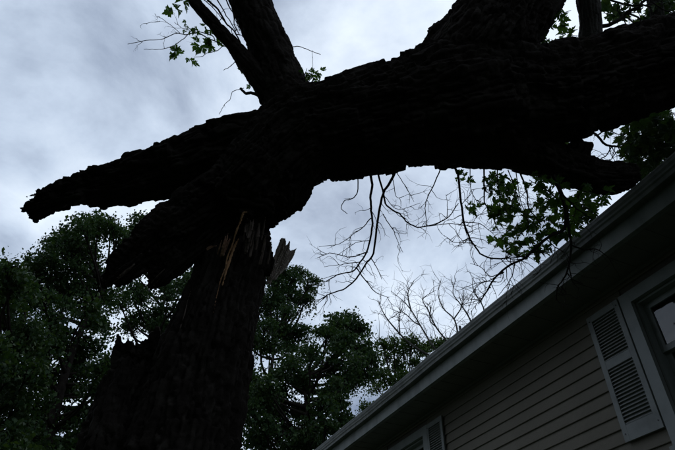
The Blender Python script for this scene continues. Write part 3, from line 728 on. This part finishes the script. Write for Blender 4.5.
o5, _, _ = branch('broken_stub', [([(268, 100), (256, 95), (248, 90), (243, 86)], 2.4, 2.0), ([(244, 88), (235, 94), (226, 102), (220, 112)], 0.5, 0.35)], fallen, rnd, 4.6, 0, 0.02, 0)
branch('twig_spray', [([(289, 47), (300, 47), (310, 50), (318, 55)], 0.6, 0.4), ([(312, 50), (312.5, 62), (311, 72)], 0.3, 0.25)], fallen, rnd, 4.8, 2, 0.03, 0)
branch('twig_spray', [([(238, 59), (229, 67), (221, 71)], 0.6, 0.4)], fallen, rnd, 4.8, 1, 0.03, 0)
o6, _, _ = branch('twig_spray', [([(305, 84), (306, 76), (305, 66)], 0.6, 0.4), ([(308, 84), (314, 76), (319, 70)], 0.6, 0.4)], fallen, rnd, 4.62, 2, 0.04, 0)
for (cx, cy, r, n, s) in ((305, 72, 3, 4, 0.055), (312, 76, 4, 6, 0.06), (318, 72, 3, 4, 0.06)): cluster(cx, cy, r, n, 4.62, o6, s, 0.06)
# sprigs in the crotch at top right
o7, _, _ = branch('twig_spray', [([(538, 42), (548, 25), (558, 14), (570, 10)], 0.7, 0.4), ([(560, 46), (568, 38), (574, 34)], 0.6, 0.4), ([(540, 42), (546, 38), (552, 44)], 0.6, 0.4)], fallen, rnd, 5.05, 4, 0.06, 0)
for (cx, cy, r, n, s) in ((561, 19, 5, 7, 0.085), (553, 14, 4, 3, 0.07), (547, 27, 4, 5, 0.075), (568, 37, 5, 7, 0.075), (545, 40, 5, 7, 0.07), (556, 42, 5, 4, 0.06), (538, 34, 3, 3, 0.06)):
    cluster(cx, cy, r, n, 5.05, o7, s, 0.1)
# branch and foliage beyond, upper right corner and over the roof
o8, _, _ = branch('upper_branch', [([(598, 27), (612, 22), (622, 17), (634, 9), (645, 2), (660, -6)], 3.0, 1.8), ([(628, 13), (636, 18), (638, 26)], 1.4, 1.0), ([(605, -2), (622, 3), (638, 6), (650, 6)], 1.6, 1.0), ([(624, 15), (626, 24), (632, 28)], 0.9, 0.6), ([(650, 0), (664, 8), (680, 12)], 1.2, 0.7)], fallen, rnd, 5.3, 16, 0.2, 1, 0.03)
o9, _, _ = branch('upper_branch', [([(586, 136), (592, 132), (600, 140), (612, 146), (622, 149), (640, 152), (665, 150)], 2.0, 1.1), ([(596, 136), (606, 128), (620, 128)], 1.2, 0.6), ([(612, 146), (606, 156), (600, 162)], 1.0, 0.6), ([(618, 150), (612, 158), (608, 162)], 0.7, 0.5), ([(625, 150), (640, 138), (660, 126), (690, 116)], 1.4, 0.8), ([(622, 149), (632, 160), (640, 172)], 1.0, 0.7), ([(602, 124), (616, 134), (630, 132), (652, 120)], 0.8, 0.5)], fallen, rnd, 5.6, 40, 0.3, 1, 0.03)
mb = MB(); fr = random.Random(8)
def bulk(cx, cy, rx, ry, n, z, size=0.09, zj=0.5):
    for _ in range(n):
        a = fr.uniform(0, 6.283); q = math.sqrt(fr.random())
        leaf_bulk(mb, at(cx + rx * q * math.cos(a), cy + ry * q * math.sin(a), z + fr.uniform(-zj, zj)), size * fr.uniform(0.6, 1.3), fr)
for (cx, cy, rx, ry, n) in ((640, 130, 14, 10, 50), (660, 125, 16, 10, 70), (655, 145, 18, 10, 90), (635, 152, 12, 8, 40), (668, 158, 14, 9, 70), (640, 170, 9, 10, 50), (652, 165, 10, 8, 50), (622, 138, 6, 6, 12), (612, 122, 9, 5, 14), (628, 120, 10, 5, 20), (648, 115, 14, 6, 30), (632, 165, 6, 8, 25), (655, 135, 22, 16, 90), (662, 118, 16, 6, 40), (630, 145, 10, 12, 40), (690, 130, 16, 20, 90), (690, 160, 16, 14, 70), (560, 141, 5, 4, 10), (607, 132, 3, 5, 5)):
    bulk(cx, cy, rx, ry, n, 5.8)
for (cx, cy, rx, ry, n) in ((612, 10, 7, 6, 14), (618, 14, 5, 6, 12), (657, 12, 8, 12, 70), (665, 3, 10, 6, 35), (640, 24, 5, 4, 8), (606, 3, 5, 4, 8), (648, 22, 6, 6, 22), (672, 8, 6, 4, 12), (632, 2, 8, 4, 10)):
    bulk(cx, cy, rx, ry, n, 5.5, 0.085, 0.2)
for (cx, cy, rx, ry, n) in ((560, 232, 16, 7, 40), (540, 250, 10, 5, 20), (585, 215, 14, 6, 30), (555, 212, 22, 14, 32), (505, 200, 14, 24, 30), (530, 225, 20, 18, 28), (512, 240, 12, 14, 20), (585, 200, 18, 12, 34), (605, 180, 10, 8, 24), (498, 182, 20, 8, 30)):
    bulk(cx, cy, rx, ry, n, 5.1, 0.08, 0.2)
o = mb.build('foliage', 'leaf', fallen); o['kind'] = 'stuff'

# ------------------------------------------------------------------ trees beyond
def tree(name, label, clumps, hd, base_px, leafmat, seed, group=None, leaf=0.068, dens=1.0, spread=0.6, r0=0.17, bare=0, fill=0, cat='tree'):
    r = random.Random(seed); rn = np.random.default_rng(seed)
    C = []
    for (px, py, rp) in clumps:
        h = hd + r.uniform(-spread, spread) * 2
        C.append((at_h(px, py, h), rp * depth_h(px, py, h) / F))
    for k in range(fill):
        for (px, py, rp) in clumps:
            h = hd + 1.2 + 1.4 * k + r.uniform(-.5, .5); qx, qy = px + r.uniform(-7, 7), py + r.uniform(-2, 9)
            C.append((at_h(qx, qy, h), rp * 0.8 * depth_h(qx, qy, h) / F))
    top = np.mean([c for c, _ in C], axis=0)
    b = at_h(base_px, 430, hd); b[2] = 0
    root = thing(name, label, cat, tuple(b), group)
    # stem, then limbs to the clumps
    mb = MB()
    H = max(c[2] for c, _ in C); zt = H * 0.8
    lean = top[:2] - b[:2]
    S = [np.array((b[0] + lean[0] * t * 0.8 + r.uniform(-.15, .15), b[1] + lean[1] * t * 0.8 + r.uniform(-.15, .15), -0.1 + zt * t)) for t in np.linspace(0, 1, 7)]
    mb.tube(S, [r0 * 1.35, r0, r0 * .9, r0 * .75, r0 * .6, r0 * .4, r0 * .2], 10, 24)
    SC = catmull(S, 40)
    for (c, rad) in C:
        zz = c[2] - 0.55 * math.hypot(c[0] - SC[20][0], c[1] - SC[20][1]) - rad * 0.5
        i = int(np.argmin(np.abs(SC[:, 2] - max(zz, H * 0.3))))
        p = SC[i]; mid = (p + c) / 2 + np.array((r.uniform(-.2, .2), r.uniform(-.2, .2), -0.12 * np.linalg.norm(c - p)))
        rr = min(r0 * 0.45, 0.02 + 0.018 * np.linalg.norm(c - p))
        mb.tube([p, mid, c], [rr, rr * 0.6, 0.012], 5, 9)
        for k in range(bare):
            d = np.array((r.gauss(0, .5), r.gauss(0, .5), r.uniform(.6, 1.4)))
            grow(mb, c, d, r.uniform(0.7, 1.6), 0.014, r, 1, None, -0.05, 3)
        for k in range(6):
            d = np.array([r.gauss(0, 1) for _ in range(3)]); d[2] = abs(d[2]) * 0.5 + d[2] * 0.3; d /= np.linalg.norm(d)
            e_ = c + d * rad * 0.9
            mb.tube([mid * 0.3 + c * 0.7, c + d * rad * 0.4 + np.array((0, 0, .04)), e_], [0.014, 0.01, 0.005], 4, 5)
    mb.build('trunk', 'bark', root, True, b)
    # leaves: sprays of small folded blades
    Vs = []; nleaf = 0
    cent = []; sizes = []
    for (c, rad) in C:
        rad *= 1.08; nspray = max(5, int(15 * dens * (rad / 0.45) ** 2))
        for k in range(nspray):
            d = rn.normal(size=3); d /= np.linalg.norm(d)
            sc = c + d * rad * (rn.random() ** 0.4) * np.array((1, 1, 0.85))
            nl = int(rn.integers(60, 140)); sr = rn.uniform(0.11, 0.2)
            off = np.clip(rn.normal(size=(nl, 3)), -1.7, 1.7) * np.array((sr, sr, sr * 0.55))
            off[:, 2] += (off[:, 0] * d[0] + off[:, 1] * d[1]) * -0.5            # each spray droops outward
            cent.append(sc + off); sizes.append(leaf * rn.uniform(0.6, 1.6, nl) * rn.uniform(0.8, 1.25))
    cent = np.vstack(cent); sizes = np.concatenate(sizes); n = len(cent)
    y = rn.normal(size=(n, 3)); y[:, 2] -= 0.5; y /= np.linalg.norm(y, axis=1)[:, None]
    u = rn.normal(size=(n, 3)) * 0.9; u[:, 2] += 1.0
    x = np.cross(y, u); x /= np.linalg.norm(x, axis=1)[:, None]; zz = np.cross(x, y)
    s = sizes[:, None]
    # a folded blade
    pts = [(0, 0, 0), (0.36, 0.4, 0.08), (0.0, 1.0, -0.06), (-0.36, 0.4, 0.08)]
    V = np.stack([cent + s * (x * a + y * (b_ - 0.5) + zz * c) for a, b_, c in pts], axis=1).reshape(-1, 3)
    off = (np.arange(n) * 4)[:, None]
    quads = np.array([(0, 1, 2, 3)])
    Fq = (off[:, None, :] + quads[None]).reshape(-1, 4)
    me = bpy.data.meshes.new('crown')
    me.vertices.add(len(V)); me.vertices.foreach_set('co', (V - b).ravel())
    me.loops.add(Fq.size); me.loops.foreach_set('vertex_index', Fq.ravel().astype(np.int32))
    me.polygons.add(len(Fq)); me.polygons.foreach_set('loop_start', np.arange(0, Fq.size, 4, dtype=np.int32)); me.polygons.foreach_set('loop_total', np.full(len(Fq), 4, dtype=np.int32))
    me.update(calc_edges=True); me.validate()
    me.materials.append(MAT[leafmat])
    cr = link('crown', me, root); cr['kind'] = 'stuff'
    return root

GR = 'trees beyond the yard'
A = [(98, 228, 15), (112, 224, 11), (84, 230, 12), (60, 248, 15), (46, 257, 14), (88, 250, 15), (74, 243, 12), (118, 240, 10), (35, 272, 14), (72, 268, 12), (96, 272, 12), (80, 290, 14), (100, 296, 14), (62, 303, 12), (88, 308, 9), (42, 298, 11), (95, 325, 9), (50, 322, 14), (62, 340, 11), (88, 343, 12), (50, 350, 15), (78, 362, 17), (102, 368, 12), (45, 380, 14), (75, 386, 11), (98, 388, 9), (92, 410, 9), (72, 418, 8), (88, 432, 10), (72, 445, 10), (40, 405, 12), (100, 445, 10), (60, 284, 7), (40, 428, 11), (58, 452, 8), (110, 385, 8), (120, 370, 10), (105, 420, 8), (130, 420, 14), (140, 390, 14)]
tree('leafy_tree', 'dark leafy tree in front of the sky left of the stump, under the long slab', A, 12.5, 60, 'leaf', 41, GR, dens=0.8, fill=1)
Cc = [(6, 268, 14), (-12, 275, 18), (15, 282, 12), (2, 298, 16), (25, 292, 9), (8, 325, 16), (30, 332, 14), (20, 352, 18), (-6, 350, 18), (8, 380, 17), (28, 376, 11), (-8, 405, 18), (14, 412, 15), (32, 440, 14), (10, 442, 17), (-10, 440, 18), (20, 395, 9), (-25, 310, 20), (-30, 380, 24), (15, 465, 18), (45, 465, 14)]
tree('leafy_tree', 'dark leafy tree cut by the left edge of the picture', Cc, 10.5, -20, 'leaf', 43, GR, dens=0.85, fill=1)
B = [(143, 225, 11), (155, 227, 9), (131, 236, 10), (150, 242, 13), (126, 262, 11), (132, 290, 9), (118, 300, 10), (142, 296, 8), (168, 293, 10), (183, 284, 12), (194, 275, 9), (188, 302, 8), (178, 312, 8), (160, 312, 7), (146, 318, 8), (132, 318, 8), (170, 327, 7), (184, 322, 7), (158, 325, 6), (175, 250, 14), (205, 290, 15), (200, 330, 15), (165, 262, 12)]
tree('leafy_tree', 'slender leafy tree seen between the lower torn slab and the stump', B, 15.5, 165, 'leaf', 47, GR, dens=0.75, fill=1)
D_ = [(278, 276, 14), (296, 276, 11), (310, 284, 9), (290, 294, 12), (304, 300, 8), (270, 300, 13), (278, 328, 10), (292, 334, 10), (303, 334, 8), (264, 328, 11), (270, 346, 9), (252, 300, 15), (250, 340, 15), (286, 312, 8), (286, 350, 7)]
tree('leafy_tree', 'leafy crown close behind the right side of the stump top', D_, 15.5, 262, 'leaf', 53, GR, dens=0.8, fill=1)
E_ = [(336, 324, 10), (350, 321, 10), (360, 331, 8), (326, 338, 11), (344, 342, 13), (361, 348, 10), (371, 358, 6), (311, 355, 12), (330, 362, 13), (352, 366, 12), (366, 372, 7), (292, 366, 11), (277, 376, 9), (305, 380, 14), (330, 386, 12), (348, 380, 7), (286, 394, 11), (270, 412, 11), (300, 408, 13), (322, 405, 11), (338, 404, 6), (282, 430, 14), (305, 432, 14), (328, 426, 12), (343, 424, 7), (318, 448, 12), (258, 442, 12), (260, 388, 8), (262, 424, 9), (290, 452, 14), (248, 372, 11), (252, 398, 11), (250, 412, 12), (262, 402, 7), (266, 388, 8)]
tree('leafy_tree', 'rounded leafy tree standing between the stump and the eave', E_, 13, 300, 'leaf', 59, GR, dens=0.8, fill=1)
F_ = [(394, 346, 7), (405, 353, 7), (386, 358, 7), (411, 344, 5), (381, 374, 6), (399, 367, 6), (391, 381, 6), (414, 361, 5), (421, 352, 4), (383, 346, 4), (404, 379, 5), (428, 348, 4), (376, 388, 6), (438, 345, 5), (446, 346, 4)]
tree('leafy_tree', 'thin half bare tree rising above the far eave', F_, 17, 392, 'leaf_pale', 61, GR, dens=0.5, r0=0.11, bare=2)
H_ = [(366, 409, 5), (374, 408, 6), (384, 412, 8), (372, 420, 8), (360, 422, 7), (356, 438, 9), (344, 440, 8)]
tree('leafy_tree', 'low pale green crown peeping over the far end of the gutter', H_, 19, 372, 'leaf_pale', 67, GR, dens=0.9, r0=0.12)

# dead bare tree over the eave
hd = 15.0
b = at_h(452, 430, hd); b[2] = 0
dead = thing('bare_tree', 'dead leafless tree with fine grey twigs above the middle of the eave', 'tree', tuple(b), GR)
mb = MB(); r = random.Random(71)
fork = at_h(455, 385, hd)
mb.tube([b, (b + fork) / 2 + np.array((.1, 0, 0)), fork], [0.18, 0.14, 0.1], 9, 14)
mb.build('trunk', 'bark_grey_lit', dead, True, b)
for pts in ([(455, 385), (443, 360), (432, 345), (420, 325), (411, 310), (403, 301), (391, 291)], [(411, 311), (408, 293), (414, 281)], [(455, 385), (452, 355), (447, 342), (436, 327), (428, 310), (423, 299), (436, 290)],
            [(455, 385), (462, 350), (458, 334), (454, 319), (443, 308), (438, 293), (441, 280)], [(455, 385), (474, 345), (471, 322), (461, 305), (453, 293), (456, 278)], [(455, 385), (484, 345), (484, 310), (474, 292), (472, 278)], [(454, 319), (462, 306), (464, 290)], [(420, 325), (414, 322), (402, 312), (392, 318)], [(436, 327), (430, 320), (431, 305)],
            [(447, 365), (412, 345), (392, 325), (383, 312), (378, 300)], [(400, 335), (399, 318), (402, 308)]):
    mb = MB(); P = [at_h(x, y, hd + r.uniform(-.3, .3)) for x, y in pts]
    k = len(P); r_0 = 0.04 if k > 4 else 0.024
    mb.tube(P, np.linspace(r_0, 0.008, k), 6, k * 4)
    C = catmull(P, k * 4)
    for q in range(12):
        i = r.randrange(k, len(C) - 1); d = C[i + 1] - C[i]; d /= np.linalg.norm(d)
        s = np.array([r.gauss(0, 1) for _ in range(3)]); s[2] = abs(s[2]) * 0.8; s /= np.linalg.norm(s)
        grow(mb, C[i], d * 0.7 + s * 0.8, r.uniform(0.3, 0.9), 0.009, r, 1, None, -0.06, 2)
    mb.build('branch', 'bark_grey_lit', dead, False, b)

# unseen trees added behind and left of the camera to shade wall and yard
def shade_tree(x, y, h, label, seed, rad=3.4):
    rr = random.Random(seed)
    rn = np.random.default_rng(seed)
    root = thing('leafy_tree', label, 'tree', (x, y, 0), GR)
    mb = MB(); mb.tube([(0, 0, -0.1), (0.1, 0, h * .25), (0, 0.1, h * .5), (0.1, 0, h * .85)], [0.42, 0.32, 0.25, 0.08], 12, 20)
    C = []
    for k in range(70):
        a = rr.uniform(0, 6.283); t = rr.uniform(0.1, 1.0); q = rad * math.sin(min(1, (1.05 - t) * 1.6 + 0.1) * 1.57) * math.sqrt(rr.random())
        c = np.array((q * math.cos(a), q * math.sin(a), h * t)); C.append(c)
        mb.tube([(0.05, 0.03, max(h * .2, c[2] - q * 0.6)), c * np.array((.6, .6, .97)), c], [0.07, 0.05, 0.015], 5, 7)
    mb.build('trunk', 'bark', root, True)
    cs = np.vstack([c + rn.normal(size=(420, 3)) * np.array((.55, .55, .45)) for c in C]); n = len(cs)
    yv = rn.normal(size=(n, 3)); yv /= np.linalg.norm(yv, axis=1)[:, None]; xv = np.cross(yv, rn.normal(size=(n, 3))); xv /= np.linalg.norm(xv, axis=1)[:, None]
    s = rn.uniform(.1, .2, n)[:, None]
    V = np.stack([cs - yv * s * .6, cs + xv * s * .35, cs + yv * s * .6, cs - xv * s * .35], 1).reshape(-1, 3)
    mb = MB(); mb.v = [V]; mb.f = (np.arange(n)[:, None] * 4 + np.arange(4)).tolist(); mb.n = len(V)
    c = mb.build('crown', 'leaf', root); c['kind'] = 'stuff'
shade_tree(-7.0, -2.5, 14, 'unseen leafy tree added for shade behind the photographer on the left of the yard', 81, 4.6)
shade_tree(-2.0, -6.5, 15, 'unseen leafy tree added for shade straight behind the photographer', 82, 5.0)
shade_tree(-12.0, 1.2, 14, 'unseen leafy tree added for shade on the far left outside the picture', 83, 4.6)
shade_tree(4.0, -7.5, 14, 'unseen leafy tree added for shade behind the photographer past the house corner', 84, 4.6)
shade_tree(-8.0, -9.0, 15, 'unseen leafy tree added for shade at the back left corner of the yard', 85, 5.0)
shade_tree(-5.8, -0.6, 10.5, 'smaller unseen leafy tree added for shade just left of the photographer', 86, 3.1)
print('near leaves', NLEAF[0])
